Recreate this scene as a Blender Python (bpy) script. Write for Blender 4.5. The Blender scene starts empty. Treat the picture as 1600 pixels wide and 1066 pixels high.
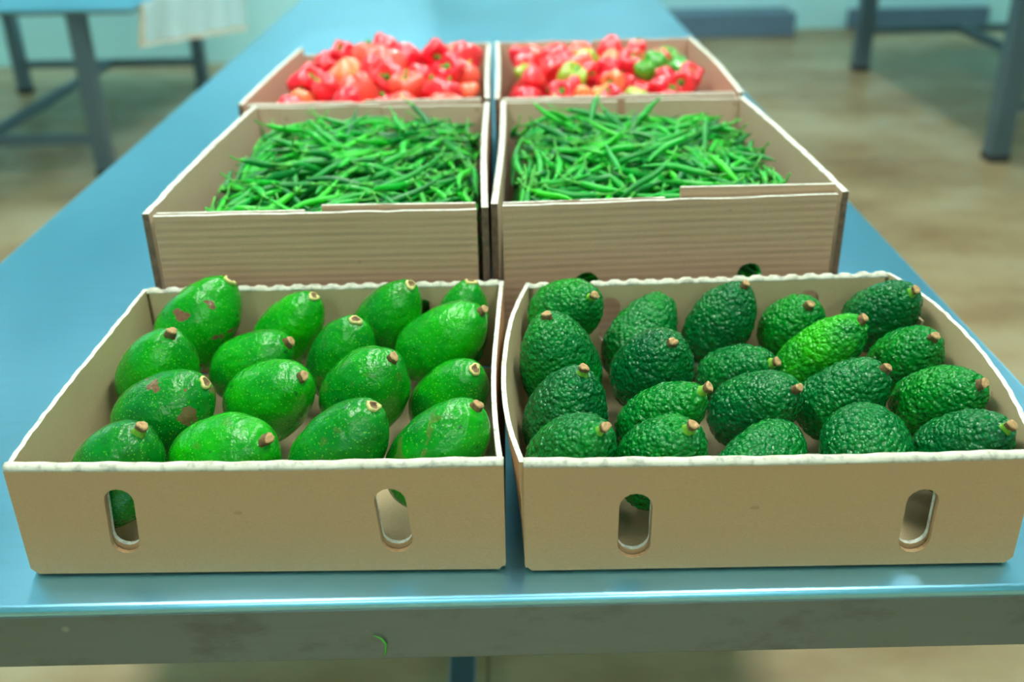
import bpy, bmesh, math, random
import numpy as np
from mathutils import Vector, Matrix, noise, geometry

random.seed(7); rng = np.random.default_rng(11)
SC = bpy.context.scene
COL = SC.collection

# ------------------------------------------------------------------ camera
TH, YAW, ROLL = math.radians(26.65), 0.0060, 0.018
FPX = 1595.0
CAM = np.array([0.0, 0.0, 1.468])
_F = np.array([math.sin(YAW)*math.cos(TH), math.cos(YAW)*math.cos(TH), -math.sin(TH)])
_R0 = np.array([math.cos(YAW), -math.sin(YAW), 0.0]); _U0 = np.cross(_R0, _F)
_R = math.cos(ROLL)*_R0 - math.sin(ROLL)*_U0
_U = math.sin(ROLL)*_R0 + math.cos(ROLL)*_U0
cd = bpy.data.cameras.new('camera'); cam = bpy.data.objects.new('camera', cd); COL.objects.link(cam)
cam.matrix_world = Matrix(((_R[0], _U[0], -_F[0], CAM[0]), (_R[1], _U[1], -_F[1], CAM[1]),
                           (_R[2], _U[2], -_F[2], CAM[2]), (0, 0, 0, 1)))
cd.sensor_fit = 'HORIZONTAL'; cd.sensor_width = 36.0; cd.lens = FPX/1600*36.0
cd.clip_start = 0.02; cd.clip_end = 60
cd.dof.use_dof = True; cd.dof.focus_distance = 0.92; cd.dof.aperture_fstop = 3.4
SC.camera = cam

# ------------------------------------------------------------------ world, exposure
w = bpy.data.worlds.new('world'); SC.world = w; w.use_nodes = True
w.node_tree.nodes['Background'].inputs[0].default_value = (0.75, 0.92, 1.0, 1)
w.node_tree.nodes['Background'].inputs[1].default_value = 0.3
SC.view_settings.view_transform = 'Standard'; SC.view_settings.look = 'None'
SC.view_settings.gamma = 1.0; SC.view_settings.use_curve_mapping = False
SC.view_settings.exposure = 0.0
LAMP = 32.0            # strength of the ceiling lamp diffusers

# ------------------------------------------------------------------ material helpers
def new_mat(name):
    m = bpy.data.materials.new(name); m.use_nodes = True
    nt = m.node_tree
    return m, nt, nt.nodes['Principled BSDF']
def N(nt, t, **k):
    n = nt.nodes.new(t)
    for a, b in k.items():
        if a.startswith('i_'): n.inputs[a[2:].replace('_', ' ')].default_value = b
        else: setattr(n, a, b)
    return n
def L(nt, a, b): nt.links.new(a, b)
def ramp(nt, fac, stops, interp='LINEAR'):
    r = nt.nodes.new('ShaderNodeValToRGB'); e = r.color_ramp.elements; r.color_ramp.interpolation = interp
    while len(e) < len(stops): e.new(0.5)
    for el, (p, c) in zip(e, stops): el.position = p; el.color = (*c, 1) if len(c) == 3 else c
    L(nt, fac, r.inputs[0]); return r.outputs[0]
def coord(nt, out='Object', scale=(1, 1, 1)):
    tc = nt.nodes.new('ShaderNodeTexCoord'); mp = nt.nodes.new('ShaderNodeMapping')
    mp.inputs['Scale'].default_value = scale; L(nt, tc.outputs[out], mp.inputs[0]); return mp.outputs[0]
def noise_n(nt, vec, scale, detail=3, rough=0.55):
    n = N(nt, 'ShaderNodeTexNoise'); n.inputs['Scale'].default_value = scale
    n.inputs['Detail'].default_value = detail; n.inputs['Roughness'].default_value = rough
    if vec is not None: L(nt, vec, n.inputs['Vector'])
    return n.outputs['Fac']
def mix(nt, fac, a, b, mode='MIX'):
    n = N(nt, 'ShaderNodeMix', data_type='RGBA', blend_type=mode)
    for sock, val in ((n.inputs[0], fac), (n.inputs[6], a), (n.inputs[7], b)):
        if hasattr(val, 'links'): L(nt, val, sock)
        else: sock.default_value = val if not isinstance(val, tuple) else (*val, 1)
    return n.outputs[2]
def math_n(nt, op, a, b=None):
    n = N(nt, 'ShaderNodeMath', operation=op)
    for i, val in enumerate((a, b)):
        if val is None: continue
        if hasattr(val, 'links'): L(nt, val, n.inputs[i])
        else: n.inputs[i].default_value = val
    return n.outputs[0]
def bump(nt, bsdf, h, strength, dist):
    b = N(nt, 'ShaderNodeBump'); b.inputs['Strength'].default_value = strength
    b.inputs['Distance'].default_value = dist; L(nt, h, b.inputs['Height'])
    L(nt, b.outputs[0], bsdf.inputs['Normal']); return b
M = {}

def mat_simple(name, col, rough=0.6, metal=0.0, var=0.12, scale=20, bmp=0.0):
    m, nt, b = new_mat(name)
    v = coord(nt); n = noise_n(nt, v, scale, 4)
    c = ramp(nt, n, [(0.25, tuple(x*(1-var) for x in col)), (0.75, tuple(min(1, x*(1+var)) for x in col))])
    L(nt, c, b.inputs['Base Color']); b.inputs['Roughness'].default_value = rough; b.inputs['Metallic'].default_value = metal
    if bmp: bump(nt, b, n, bmp, 0.002)
    M[name] = m; return m

def mat_card(name, col, stripes=0.0, warm=(0.42, 0.27, 0.14)):
    m, nt, b = new_mat(name)
    v = coord(nt)
    fib = noise_n(nt, coord(nt, scale=(1, 1, 3)), 420, 3, 0.7)
    blot = noise_n(nt, v, 9, 4, 0.6)
    c = ramp(nt, fib, [(0.3, tuple(x*0.90 for x in col)), (0.7, tuple(x*1.06 for x in col))])
    c = mix(nt, math_n(nt, 'MULTIPLY', ramp(nt, blot, [(0.5, (0, 0, 0)), (0.85, (1, 1, 1))]), 0.35), c, warm)
    spots = noise_n(nt, v, 55, 1)
    c = mix(nt, math_n(nt, 'MULTIPLY', ramp(nt, spots, [(0.77, (0, 0, 0)), (0.80, (1, 1, 1))]), 0.35), c, (0.20, 0.12, 0.05))
    h = fib
    if stripes:
        w1 = N(nt, 'ShaderNodeTexWave', bands_direction='Z'); w1.inputs['Scale'].default_value = 36
        w1.inputs['Distortion'].default_value = 4.0; w1.inputs['Detail'].default_value = 3; w1.inputs['Detail Scale'].default_value = 0.35
        L(nt, coord(nt, scale=(0.16, 0.16, 1)), w1.inputs['Vector'])
        streak = noise_n(nt, coord(nt, scale=(3, 3, 60)), 3.2, 3)
        s = math_n(nt, 'MULTIPLY', w1.outputs['Fac'], ramp(nt, streak, [(0.3, (0.25,)*3), (0.7, (1,)*3)]))
        c = mix(nt, math_n(nt, 'MULTIPLY', s, stripes), c, tuple(x*0.45 for x in col))
        h = math_n(nt, 'SUBTRACT', fib, math_n(nt, 'MULTIPLY', s, 1.6))
    L(nt, c, b.inputs['Base Color']); b.inputs['Roughness'].default_value = 0.75
    b.inputs['Specular IOR Level'].default_value = 0.25
    bump(nt, b, h, 0.25, 0.0008)
    M[name] = m
mat_card('card', (0.47, 0.30, 0.145))
mat_card('card_inside', (0.45, 0.37, 0.205), warm=(0.36, 0.27, 0.14))
mat_card('card_striped', (0.47, 0.315, 0.19), 0.42)
mat_card('card_tall_inside', (0.53, 0.39, 0.265))

mat_simple('card_edge_shade', (0.13, 0.085, 0.05), 0.9, var=0.5, scale=120, bmp=0.5)  # raw side panel edge with the corner shade painted into its dark colour
def mat_rim(name, col):
    m, nt, b = new_mat(name)
    v = coord(nt); n = noise_n(nt, v, 160, 3); n2 = noise_n(nt, v, 35, 2)
    c = ramp(nt, n, [(0.32, tuple(x*0.62 for x in col)), (0.5, col), (0.8, tuple(min(1, x*1.08) for x in col))])
    c = mix(nt, math_n(nt, 'MULTIPLY', ramp(nt, n2, [(0.55, (0, 0, 0)), (0.8, (1, 1, 1))]), 0.4), c, (0.40, 0.32, 0.18))
    L(nt, c, b.inputs['Base Color']); b.inputs['Roughness'].default_value = 0.85
    bump(nt, b, n, 0.5, 0.001); M[name] = m
mat_rim('rim', (0.62, 0.66, 0.54)); mat_rim('fold', (0.58, 0.60, 0.47))

def mat_steel(name, col, rough, dirt=0.0):
    m, nt, b = new_mat(name)
    v = coord(nt)
    brush = noise_n(nt, coord(nt, scale=(1, 9, 9)), 14, 3, 0.6)
    cloud = noise_n(nt, coord(nt, scale=(1, 0.5, 1)), 4.5, 4)
    scr = noise_n(nt, coord(nt, scale=(3, 1, 1)), 60, 1)
    c = mix(nt, cloud, tuple(x*0.86 for x in col), col)
    c = mix(nt, math_n(nt, 'MULTIPLY', ramp(nt, brush, [(0.45, (0, 0, 0)), (0.8, (1, 1, 1))]), 0.16), c, tuple(x*0.6 for x in col))
    if dirt:
        d1 = noise_n(nt, coord(nt, scale=(0.5, 1, 1)), 26, 5, 0.7)
        c = mix(nt, math_n(nt, 'MULTIPLY', ramp(nt, d1, [(0.52, (0, 0, 0)), (0.75, (1, 1, 1))]), dirt), c, (0.10, 0.09, 0.07))
        vo = N(nt, 'ShaderNodeTexVoronoi'); vo.inputs['Scale'].default_value = 17; L(nt, v, vo.inputs['Vector'])
        c = mix(nt, math_n(nt, 'MULTIPLY', ramp(nt, vo.outputs['Distance'], [(0.03, (1, 1, 1)), (0.075, (0, 0, 0))]), 0.35), c, (0.6, 0.65, 0.6))
    L(nt, c, b.inputs['Base Color']); b.inputs['Metallic'].default_value = 1.0
    rr = N(nt, 'ShaderNodeMapRange'); L(nt, cloud, rr.inputs[0]); rr.inputs[3].default_value = rough*0.8; rr.inputs[4].default_value = rough*1.25
    L(nt, rr.outputs[0], b.inputs['Roughness'])
    M[name] = m
mat_steel('steel_top', (0.33, 0.76, 1.0), 0.30)
mat_steel('steel_apron', (0.22, 0.27, 0.28), 0.42, 0.5)
mat_steel('steel_leg', (0.20, 0.27, 0.34), 0.45)
mat_simple('rubber', (0.03, 0.03, 0.03), 0.8)

def mat_avocado(name, dark, mid, light, hass):
    m, nt, b = new_mat(name)
    oi = N(nt, 'ShaderNodeObjectInfo')
    tc = nt.nodes.new('ShaderNodeTexCoord')
    add = N(nt, 'ShaderNodeVectorMath', operation='ADD'); L(nt, tc.outputs['Object'], add.inputs[0])
    cx = N(nt, 'ShaderNodeCombineXYZ')
    for k, f in enumerate((7.0, 13.0, 5.0)): L(nt, math_n(nt, 'MULTIPLY', oi.outputs['Random'], f), cx.inputs[k])
    L(nt, cx.outputs[0], add.inputs[1]); v = add.outputs[0]
    big = noise_n(nt, v, 22, 3)
    f = math_n(nt, 'ADD', math_n(nt, 'MULTIPLY', big, 0.75), math_n(nt, 'MULTIPLY', oi.outputs['Random'], 0.3))
    c = ramp(nt, f, [(0.2, dark), (0.5, mid), (0.8, light)])
    vo = N(nt, 'ShaderNodeTexVoronoi'); vo.inputs['Scale'].default_value = 230 if hass else 330; L(nt, v, vo.inputs['Vector'])
    if hass:
        c = mix(nt, ramp(nt, vo.outputs['Distance'], [(0.15, (0.55,)*3), (0.6, (0, 0, 0))]), mix(nt, 0.35, c, (0.0, 0.035, 0.012)), c)
        at = N(nt, 'ShaderNodeAttribute', attribute_type='OBJECT', attribute_name='patch')
        pn = noise_n(nt, v, 18, 1)
        c = mix(nt, math_n(nt, 'MULTIPLY', ramp(nt, pn, [(0.50, (0, 0, 0)), (0.66, (1, 1, 1))]), at.outputs['Fac']), c, (0.03, 0.52, 0.0))
        n2 = noise_n(nt, v, 140, 2)
        h = math_n(nt, 'ADD', math_n(nt, 'MULTIPLY', vo.outputs['Distance'], -1.0), math_n(nt, 'MULTIPLY', n2, 1.2))
        bump(nt, b, h, 1.0, 0.0026); b.inputs['Roughness'].default_value = 0.2
    else:
        c = mix(nt, ramp(nt, vo.outputs['Distance'], [(0.10, (0.85,)*3), (0.26, (0, 0, 0))]), c, (0.12, 0.55, 0.02))
        pit = noise_n(nt, v, 90, 2)
        c = mix(nt, ramp(nt, pit, [(0.69, (0, 0, 0)), (0.75, (0.75,)*3)]), c, (0.005, 0.07, 0.012))
        at = N(nt, 'ShaderNodeAttribute', attribute_type='OBJECT', attribute_name='scab')
        sn = noise_n(nt, v, 42, 3, 0.5)
        c = mix(nt, math_n(nt, 'MULTIPLY', ramp(nt, sn, [(0.62, (0, 0, 0)), (0.635, (1, 1, 1))]), at.outputs['Fac']), c, (0.17, 0.085, 0.045))
        n2 = noise_n(nt, v, 120, 3)
        bump(nt, b, n2, 0.85, 0.0022); b.inputs['Roughness'].default_value = 0.24
    L(nt, c, b.inputs['Base Color']); b.inputs['Specular IOR Level'].default_value = 0.32 if hass else 0.4
    M[name] = m
mat_avocado('avocado_smooth', (0.0004, 0.11, 0.016), (0.001, 0.235, 0.008), (0.006, 0.40, 0.001), False)
mat_avocado('avocado_pebbled', (0.0003, 0.12, 0.030), (0.0005, 0.22, 0.026), (0.001, 0.34, 0.008), True)
mat_simple('stem_brown', (0.15, 0.085, 0.03), 0.8, var=0.5, scale=260, bmp=0.6)
mat_simple('stem_tan', (0.42, 0.27, 0.11), 0.8, var=0.4, scale=300, bmp=0.5)
mat_simple('stem_green', (0.16, 0.42, 0.03), 0.5, var=0.2, scale=120)

mat_simple('scar_pale', (0.50, 0.48, 0.16), 0.6, var=0.3, scale=200)
def mat_chilli():
    m, nt, b = new_mat('chilli')
    oi = N(nt, 'ShaderNodeObjectInfo'); ge = N(nt, 'ShaderNodeNewGeometry')
    f = math_n(nt, 'FRACT', math_n(nt, 'ADD', oi.outputs['Random'], ge.outputs['Random Per Island']))
    c = ramp(nt, f, [(0.0, (0.001, 0.13, 0.022)), (0.4, (0.002, 0.27, 0.025)), (0.75, (0.004, 0.42, 0.02)), (1.0, (0.02, 0.50, 0.01))])
    L(nt, c, b.inputs['Base Color']); b.inputs['Roughness'].default_value = 0.33; b.inputs['Specular IOR Level'].default_value = 0.4
    M['chilli'] = m
mat_chilli()
mat_simple('chilli_stem', (0.05, 0.38, 0.03), 0.5, var=0.3, scale=60)
def mat_pepper():
    m, nt, b = new_mat('pepper')
    at = N(nt, 'ShaderNodeAttribute', attribute_type='OBJECT', attribute_name='tone')
    v = coord(nt); n = noise_n(nt, v, 26, 2)
    f = math_n(nt, 'ADD', at.outputs['Fac'], math_n(nt, 'MULTIPLY', math_n(nt, 'SUBTRACT', n, 0.5), 0.34))
    c = ramp(nt, f, [(0.0, (0.80, 0.008, 0.03)), (0.28, (0.95, 0.04, 0.05)), (0.48, (1.0, 0.15, 0.075)), (0.64, (1.0, 0.34, 0.09)),
                     (0.78, (0.42, 0.52, 0.02)), (1.0, (0.02, 0.33, 0.01))])
    L(nt, c, b.inputs['Base Color']); b.inputs['Roughness'].default_value = 0.28
    b.inputs['Coat Weight'].default_value = 0.7; b.inputs['Coat Roughness'].default_value = 0.2
    M['pepper'] = m
mat_pepper()

def mat_floor():
    m, nt, b = new_mat('floor_screed')
    v = coord(nt)
    a = noise_n(nt, coord(nt, scale=(0.6, 1, 1)), 1.6, 5, 0.6); f = noise_n(nt, v, 5.5, 4); o = noise_n(nt, v, 2.3, 2)
    c = ramp(nt, a, [(0.32, (0.26, 0.16, 0.06)), (0.5, (0.42, 0.33, 0.165)), (0.66, (0.54, 0.51, 0.32))])
    c = mix(nt, math_n(nt, 'MULTIPLY', f, 0.35), c, (0.30, 0.22, 0.11))
    c = mix(nt, math_n(nt, 'MULTIPLY', ramp(nt, o, [(0.62, (0, 0, 0)), (0.72, (1, 1, 1))]), 0.4), c, (0.34, 0.17, 0.05))
    L(nt, c, b.inputs['Base Color'])
    L(nt, ramp(nt, f, [(0.3, (0.28,)*3), (0.7, (0.5,)*3)]), b.inputs['Roughness'])
    M['floor'] = m
mat_floor()
mat_simple('floor_joint', (0.22, 0.15, 0.08), 0.8)
mat_simple('wall_paint', (0.52, 0.96, 1.0), 0.55, var=0.04, scale=3)
mat_simple('ceiling_paint', (0.50, 0.86, 0.95), 0.8, var=0.03, scale=3)
mat_simple('kerb_grey', (0.11, 0.20, 0.28), 0.45, var=0.1, scale=6)
mat_simple('sheet_white', (0.62, 0.87, 0.90), 0.6, var=0.05, scale=6)
mat_simple('sheet_hem', (0.62, 0.60, 0.44), 0.7, var=0.2, scale=12)
mat_simple('crate_green', (0.12, 0.30, 0.24), 0.5, var=0.1, scale=10)
mat_simple('lamp_housing', (0.8, 0.8, 0.8), 0.5)
m, nt, b = new_mat('lamp_glow'); b.inputs['Base Color'].default_value = (0.9, 0.9, 0.9, 1)
b.inputs['Emission Color'].default_value = (1.0, 0.995, 0.96, 1); b.inputs['Emission Strength'].default_value = LAMP; M['lamp_glow'] = m

# ------------------------------------------------------------------ object helpers
def tag(o, label=None, cat=None, group=None, kind=None):
    for k, v in (('label', label), ('category', cat), ('group', group), ('kind', kind)):
        if v: o[k] = v
    return o
def empty(name, loc, rz=0.0):
    o = bpy.data.objects.new(name, None); COL.objects.link(o); o.location = loc; o.rotation_euler[2] = rz
    o.empty_display_size = 0.05; return o
def link(name, me, parent=None, mats=(), smooth=False):
    for k in mats: me.materials.append(M[k])
    if smooth: me.polygons.foreach_set('use_smooth', [True]*len(me.polygons))
    o = bpy.data.objects.new(name, me); COL.objects.link(o)
    if parent: o.parent = parent
    return o
def from_bm(name, bm, parent=None, mats=(), smooth=False):
    me = bpy.data.meshes.new(name); bm.normal_update(); bm.to_mesh(me); bm.free()
    return link(name, me, parent, mats, smooth)
def box_bm(bm, lo, hi, bev=0.0):
    r = bmesh.ops.create_cube(bm, size=1.0); vs = r['verts']
    for v in vs:
        v.co = Vector([(lo[i]+hi[i])/2 + v.co[i]*(hi[i]-lo[i]) for i in range(3)])
    if bev:
        es = list({e for v in vs for e in v.link_edges})
        bmesh.ops.bevel(bm, geom=es, offset=bev, segments=3, affect='EDGES', profile=0.5)
def box(name, lo, hi, mat, parent=None, bev=0.0):
    bm = bmesh.new(); box_bm(bm, lo, hi, bev)
    return from_bm(name, bm, parent, (mat,), False)
def struct(o): o['kind'] = 'structure'; return o
def mesh_np(name, V, Fq, mats=None, matidx=None, smooth=True):
    """V (n,3); Fq list of faces."""
    me = bpy.data.meshes.new(name); me.from_pydata(V.tolist() if hasattr(V, 'tolist') else V, [], Fq)
    if matidx is not None: me.polygons.foreach_set('material_index', matidx)
    if smooth: me.polygons.foreach_set('use_smooth', [True]*len(me.polygons))
    for k in mats or (): me.materials.append(M[k])
    me.update(); return me
def lathe(rings, seg):
    """rings: list of (radius, z) from bottom to top with poles closed -> V, F"""
    V = [(0, 0, rings[0][1])]; Fc = []
    body = rings[1:-1]; n = len(body)
    for r, z in body:
        for k in range(seg):
            a = 2*math.pi*k/seg; V.append((r*math.cos(a), r*math.sin(a), z))
    V.append((0, 0, rings[-1][1])); top = len(V)-1
    for k in range(seg): Fc.append((0, 1+(k+1) % seg, 1+k))
    for i in range(n-1):
        for k in range(seg):
            a = 1+i*seg+k; b_ = 1+i*seg+(k+1) % seg; Fc.append((a, b_, b_+seg, a+seg))
    for k in range(seg): Fc.append((1+(n-1)*seg+k, 1+(n-1)*seg+(k+1) % seg, top))
    return np.array(V, float), Fc
def tube(pts, radii, seg=6):
    """closed tapered tube along pts -> V,F"""
    pts = [Vector(p) for p in pts]; V = []; Fc = []; n = len(pts)
    for i, p in enumerate(pts):
        d = (pts[min(i+1, n-1)] - pts[max(i-1, 0)]).normalized()
        a = d.orthogonal().normalized() if i == 0 else (a - d*a.dot(d)).normalized()
        b_ = d.cross(a)
        for k in range(seg):
            t = 2*math.pi*k/seg; V.append(p + (a*math.cos(t) + b_*math.sin(t))*radii[i])
    for i in range(n-1):
        for k in range(seg):
            q = i*seg+k; r_ = i*seg+(k+1) % seg; Fc.append((q, r_, r_+seg, q+seg))
    Fc.append(tuple(range(seg-1, -1, -1))); Fc.append(tuple((n-1)*seg+k for k in range(seg)))
    return np.array([tuple(v) for v in V]), Fc

# ------------------------------------------------------------------ the room
T = 0.9                                   # height of the table tops
def room():
    struct(box('floor', (-6, -4, -0.1), (6.5, 8.9, 0.0), 'floor'))
    fl = bpy.data.objects['floor']
    box('floor_joint', (-0.052, -3.9, 0.0), (-0.046, 4.5, 0.0006), 'floor_joint', fl)
    struct(box('ceiling', (-6, -4, 3.1), (6.5, 8.9, 3.2), 'ceiling_paint'))
    struct(box('wall_back', (-0.6, 8.40, 0), (6.5, 8.60, 3.1), 'wall_paint'))
    struct(box('wall_back_alcove', (-6, 7.47, 0), (-0.6, 7.65, 3.1), 'wall_paint'))
    struct(box('wall_return', (-0.6, 7.47, 0), (-0.5, 8.40, 3.1), 'wall_paint'))
    struct(box('wall_left', (-6.1, -4, 0), (-6, 7.65, 3.1), 'wall_paint'))
    struct(box('wall_right', (6.5, -4, 0), (6.6, 8.6, 3.1), 'wall_paint'))
    struct(box('wall_front', (-6, -4.1, 0), (6.5, -4, 3.1), 'wall_paint'))
    struct(box('trim_1', (0.6, 8.06, 0), (2.27, 8.40, 0.175), 'kerb_grey', None, 0.01))
    struct(box('trim_2', (2.77, 8.33, 0), (3.88, 8.40, 0.15), 'kerb_grey', None, 0.01))
    k = 0
    names = {(-1.5, 0): 'left', (1.5, 0): 'right'}
    for x in (-4.9, -0.85, 0.85, 4.9):
        for y, wh in ((-2.4, 'behind the camera'), (0.7, 'above the avocado crates'), (2.4, 'above the pepper crates'), (5.6, 'near the back wall')):
            if abs(x) > 3 and y < 5: continue  # the far outer pair is added only to brighten the back wall
            r = empty('ceiling_light', (x, y, 3.1))
            tag(r, 'long white ceiling lamp %s, %s %s of the table' % (wh, 'added far' if abs(x) > 3 else 'just', 'left' if x < 0 else 'right'), 'lamp', 'ceiling lamps in rows')
            box('housing', (-0.16, -0.66, -0.05), (0.16, 0.66, -0.001), 'lamp_housing', r, 0.008)
            box('diffuser', (-0.13, -0.62, -0.075), (0.13, 0.62, -0.0505), 'lamp_glow', r, 0.008)
room()

def steel_table(x0, x1, y0, y1, zt, apron, lx, ly, legw, railz, label):
    """lx, ly: leg centre lines"""
    r = empty('steel_table', ((x0+x1)/2, (y0+y1)/2, 0)); ox, oy = r.location.x, r.location.y
    tag(r, label, 'table')
    bm = bmesh.new(); box_bm(bm, (x0-ox, y0-oy, zt-0.012), (x1-ox, y1-oy, zt), 0.005)
    from_bm('table_top', bm, r, ('steel_top',), True)
    ap = 0.003
    for nm, lo, hi in (('apron', (x0+ap, y0+ap, zt-apron), (x1-ap, y0+ap+.012, zt-0.011)), ('apron', (x0+ap, y1-ap-.012, zt-apron), (x1-ap, y1-ap, zt-0.011)),
                       ('apron', (x0+ap, y0+ap+.0125, zt-apron), (x0+ap+.012, y1-ap-.0125, zt-0.011)), ('apron', (x1-ap-.012, y0+ap+.0125, zt-apron), (x1-ap, y1-ap-.0125, zt-0.011))):
        box(nm, (lo[0]-ox, lo[1]-oy, lo[2]), (hi[0]-ox, hi[1]-oy, hi[2]), 'steel_apron', r, 0.0025)
    h = legw/2
    for x in lx:
        for y in ly:
            lg = box('leg', (x-ox-h, y-oy-h, 0.012), (x-ox+h, y-oy+h, zt-0.011), 'steel_leg', r, 0.004)
            box('foot_cap', (x-ox-h-.003, y-oy-h-.003, 0), (x-ox+h+.003, y-oy+h+.003, 0.035), 'rubber', lg, 0.003)
    q = 0.0225
    for y in ly: box('cross_rail', (lx[0]-ox+h, y-oy-q, railz-q), (lx[1]-ox-h, y-oy+q, railz+q), 'steel_leg', r, 0.003)
    mx = (lx[0]+lx[1])/2-ox
    box('long_rail', (mx-q, ly[0]-oy+q, railz-q), (mx+q, ly[1]-oy-q, railz+q), 'steel_leg', r, 0.003)
    return r
steel_table(-0.757, 0.582, 0.659, 4.4, T, 0.068, (-0.735, 0.56), (0.74, 4.3), 0.045, 0.16, 'long stainless steel table carrying the six cardboard crates')
steel_table(-3.35, -1.60, 4.62, 6.74, 0.80, 0.024, (-3.05, -1.91), (4.80, 6.62), 0.075, 0.18, 'stainless steel table in the background left, white sheet over its side')
steel_table(2.02, 4.0, 4.55, 7.05, 0.86, 0.05, (2.375, 3.62), (4.77, 6.82), 0.095, 0.26, 'stainless steel table in the background right, before the grey kerbs')

def sheet():
    nu, nv = 40, 14; V = []; Fc = []; mi = []
    for j in range(nv+1):
        t = j/nv
        for i in range(nu+1):
            s = i/nu
            y = 4.70+1.98*s
            zl = 0.62 + (0.36-0.62)*s; zt_ = 0.80
            x = -1.592 - 0.10*t*(1-s)*0.4 + 0.018*t*math.sin(s*30) + 0.01
            V.append((x, y, zt_ + (zl-zt_)*t))
    nb = len(V)
    V += [(x+0.004, y, z) for x, y, z in V]
    W = nu+1
    for j in range(nv):
        for i in range(nu):
            a = j*W+i; k = 1 if (j >= nv-1 or i < 1) else 0
            Fc.append((a, a+1, a+W+1, a+W)); mi.append(k)
            Fc.append((nb+a, nb+a+W, nb+a+W+1, nb+a+1)); mi.append(k)
    for i in range(nu):
        for a in (i, nv*W+i): Fc.append((a, nb+a, nb+a+1, a+1)); mi.append(1)
    for j in range(nv):
        for a in (j*W, j*W+nu): Fc.append((a, a+W, nb+a+W, nb+a)); mi.append(1)
    # flap lying on the table top
    o = link('plastic_sheet', mesh_np('plastic_sheet', V, Fc, ('sheet_white', 'sheet_hem'), mi))
    tag(o, 'pale plastic sheet with tan hem hanging off the left background table', 'sheet')
sheet()

# ------------------------------------------------------------------ cardboard panels
def resample(loop, step):
    out = []; n = len(loop)
    for i in range(n):
        a, b_ = Vector(loop[i]), Vector(loop[(i+1) % n]); k = max(1, int(round((b_-a).length/step)))
        out += [tuple(a.lerp(b_, q/k)) for q in range(k)]
    return out
def inside(p, loop):
    x, y = p; c = False; n = len(loop); j = n-1
    for i in range(n):
        xi, yi = loop[i]; xj, yj = loop[j]
        if (yi > y) != (yj > y) and x < (xj-xi)*(y-yi)/(yj-yi)+xi: c = not c
        j = i
    return c
def slot(sc, t0, t1, wd, lean=0.0, seg=8):
    """stadium hole, leaning by lean metres from foot to head"""
    r = wd/2; pts = []
    for k in range(seg+1):
        a = math.pi*k/seg; pts.append((sc+lean/2+r*math.cos(a), t1-r+r*math.sin(a)))
    for k in range(seg+1):
        a = math.pi+math.pi*k/seg; pts.append((sc-lean/2+r*math.cos(a), t0+r+r*math.sin(a)))
    return pts
def panel(name, parent, A, B, z0, outer, holes=(), thick=0.004, mats=('card', 'card_inside', 'rim'), bow=None, d0=0.0, step=0.010, hole_mat=2):
    A = Vector((*A, 0)); B = Vector((*B, 0)); e = (B-A).normalized(); n = Vector((e.y, -e.x, 0)); Wd = (B-A).length
    bow = bow or (lambda s, t: 0.0)
    outer = resample(outer, step); pts = [Vector(p) for p in outer]; edges = [(i, (i+1) % len(outer)) for i in range(len(outer))]
    for h in holes:
        k = len(pts); pts += [Vector(p) for p in h]; edges += [(k+i, k+(i+1) % len(h)) for i in range(len(h))]
    xs = [p[0] for p in outer]; ys = [p[1] for p in outer]
    gx = min(xs)+0.011
    while gx < max(xs)-0.006:
        gy = min(ys)+0.011
        while gy < max(ys)-0.006:
            p = (gx, gy)
            if inside(p, outer) and all(min((Vector(p)-Vector(q)).length for q in h) > 0.004 for h in holes): pts.append(Vector(p))
            gy += 0.022
        gx += 0.022
    vs, _, fs, *_ = geometry.delaunay_2d_cdt(pts, edges, [], 0, 1e-6)
    tri = []
    for f in fs:
        c = (vs[f[0]]+vs[f[1]]+vs[f[2]])/3
        if inside(c, outer) and not any(inside(c, h) for h in holes): tri.append(tuple(f))
    nv = len(vs); V = []
    for d in (d0, d0+thick):
        for v in vs:
            p = A + e*v.x + n*(bow(v.x/Wd, v.y)-d); V.append((p.x, p.y, z0+v.y))
    Fc = []; mi = []; cnt = {}
    for f in tri:
        a, b_, c = f
        if (vs[b_]-vs[a]).cross(vs[c]-vs[a]) < 0: b_, c = c, b_
        Fc.append((a, b_, c)); mi.append(0); Fc.append((nv+a, nv+c, nv+b_)); mi.append(1)
        for p, q in ((a, b_), (b_, c), (c, a)): cnt[(p, q)] = 1
    for (p, q) in cnt:
        if (q, p) not in cnt:
            dv = vs[q]-vs[p]; hole = any(inside(((vs[p]+vs[q])/2 + Vector((dv.y, -dv.x)).normalized()*0.001*sg), h_) for h_ in holes for sg in (1, -1))
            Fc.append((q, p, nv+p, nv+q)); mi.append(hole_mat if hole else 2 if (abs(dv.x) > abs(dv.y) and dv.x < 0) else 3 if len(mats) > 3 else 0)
    used = sorted({i for f in Fc for i in f}); remap = {o: i for i, o in enumerate(used)}
    V = [V[i] for i in used]; Fc = [tuple(remap[i] for i in f) for f in Fc]
    loc = parent.location if parent.parent is None else parent.parent.location
    V = [(x-loc.x, y-loc.y, z-loc.z) for x, y, z in V]
    me = mesh_np(name, V, Fc, mats, mi, smooth=False)
    return link(name, me, parent)
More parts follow.
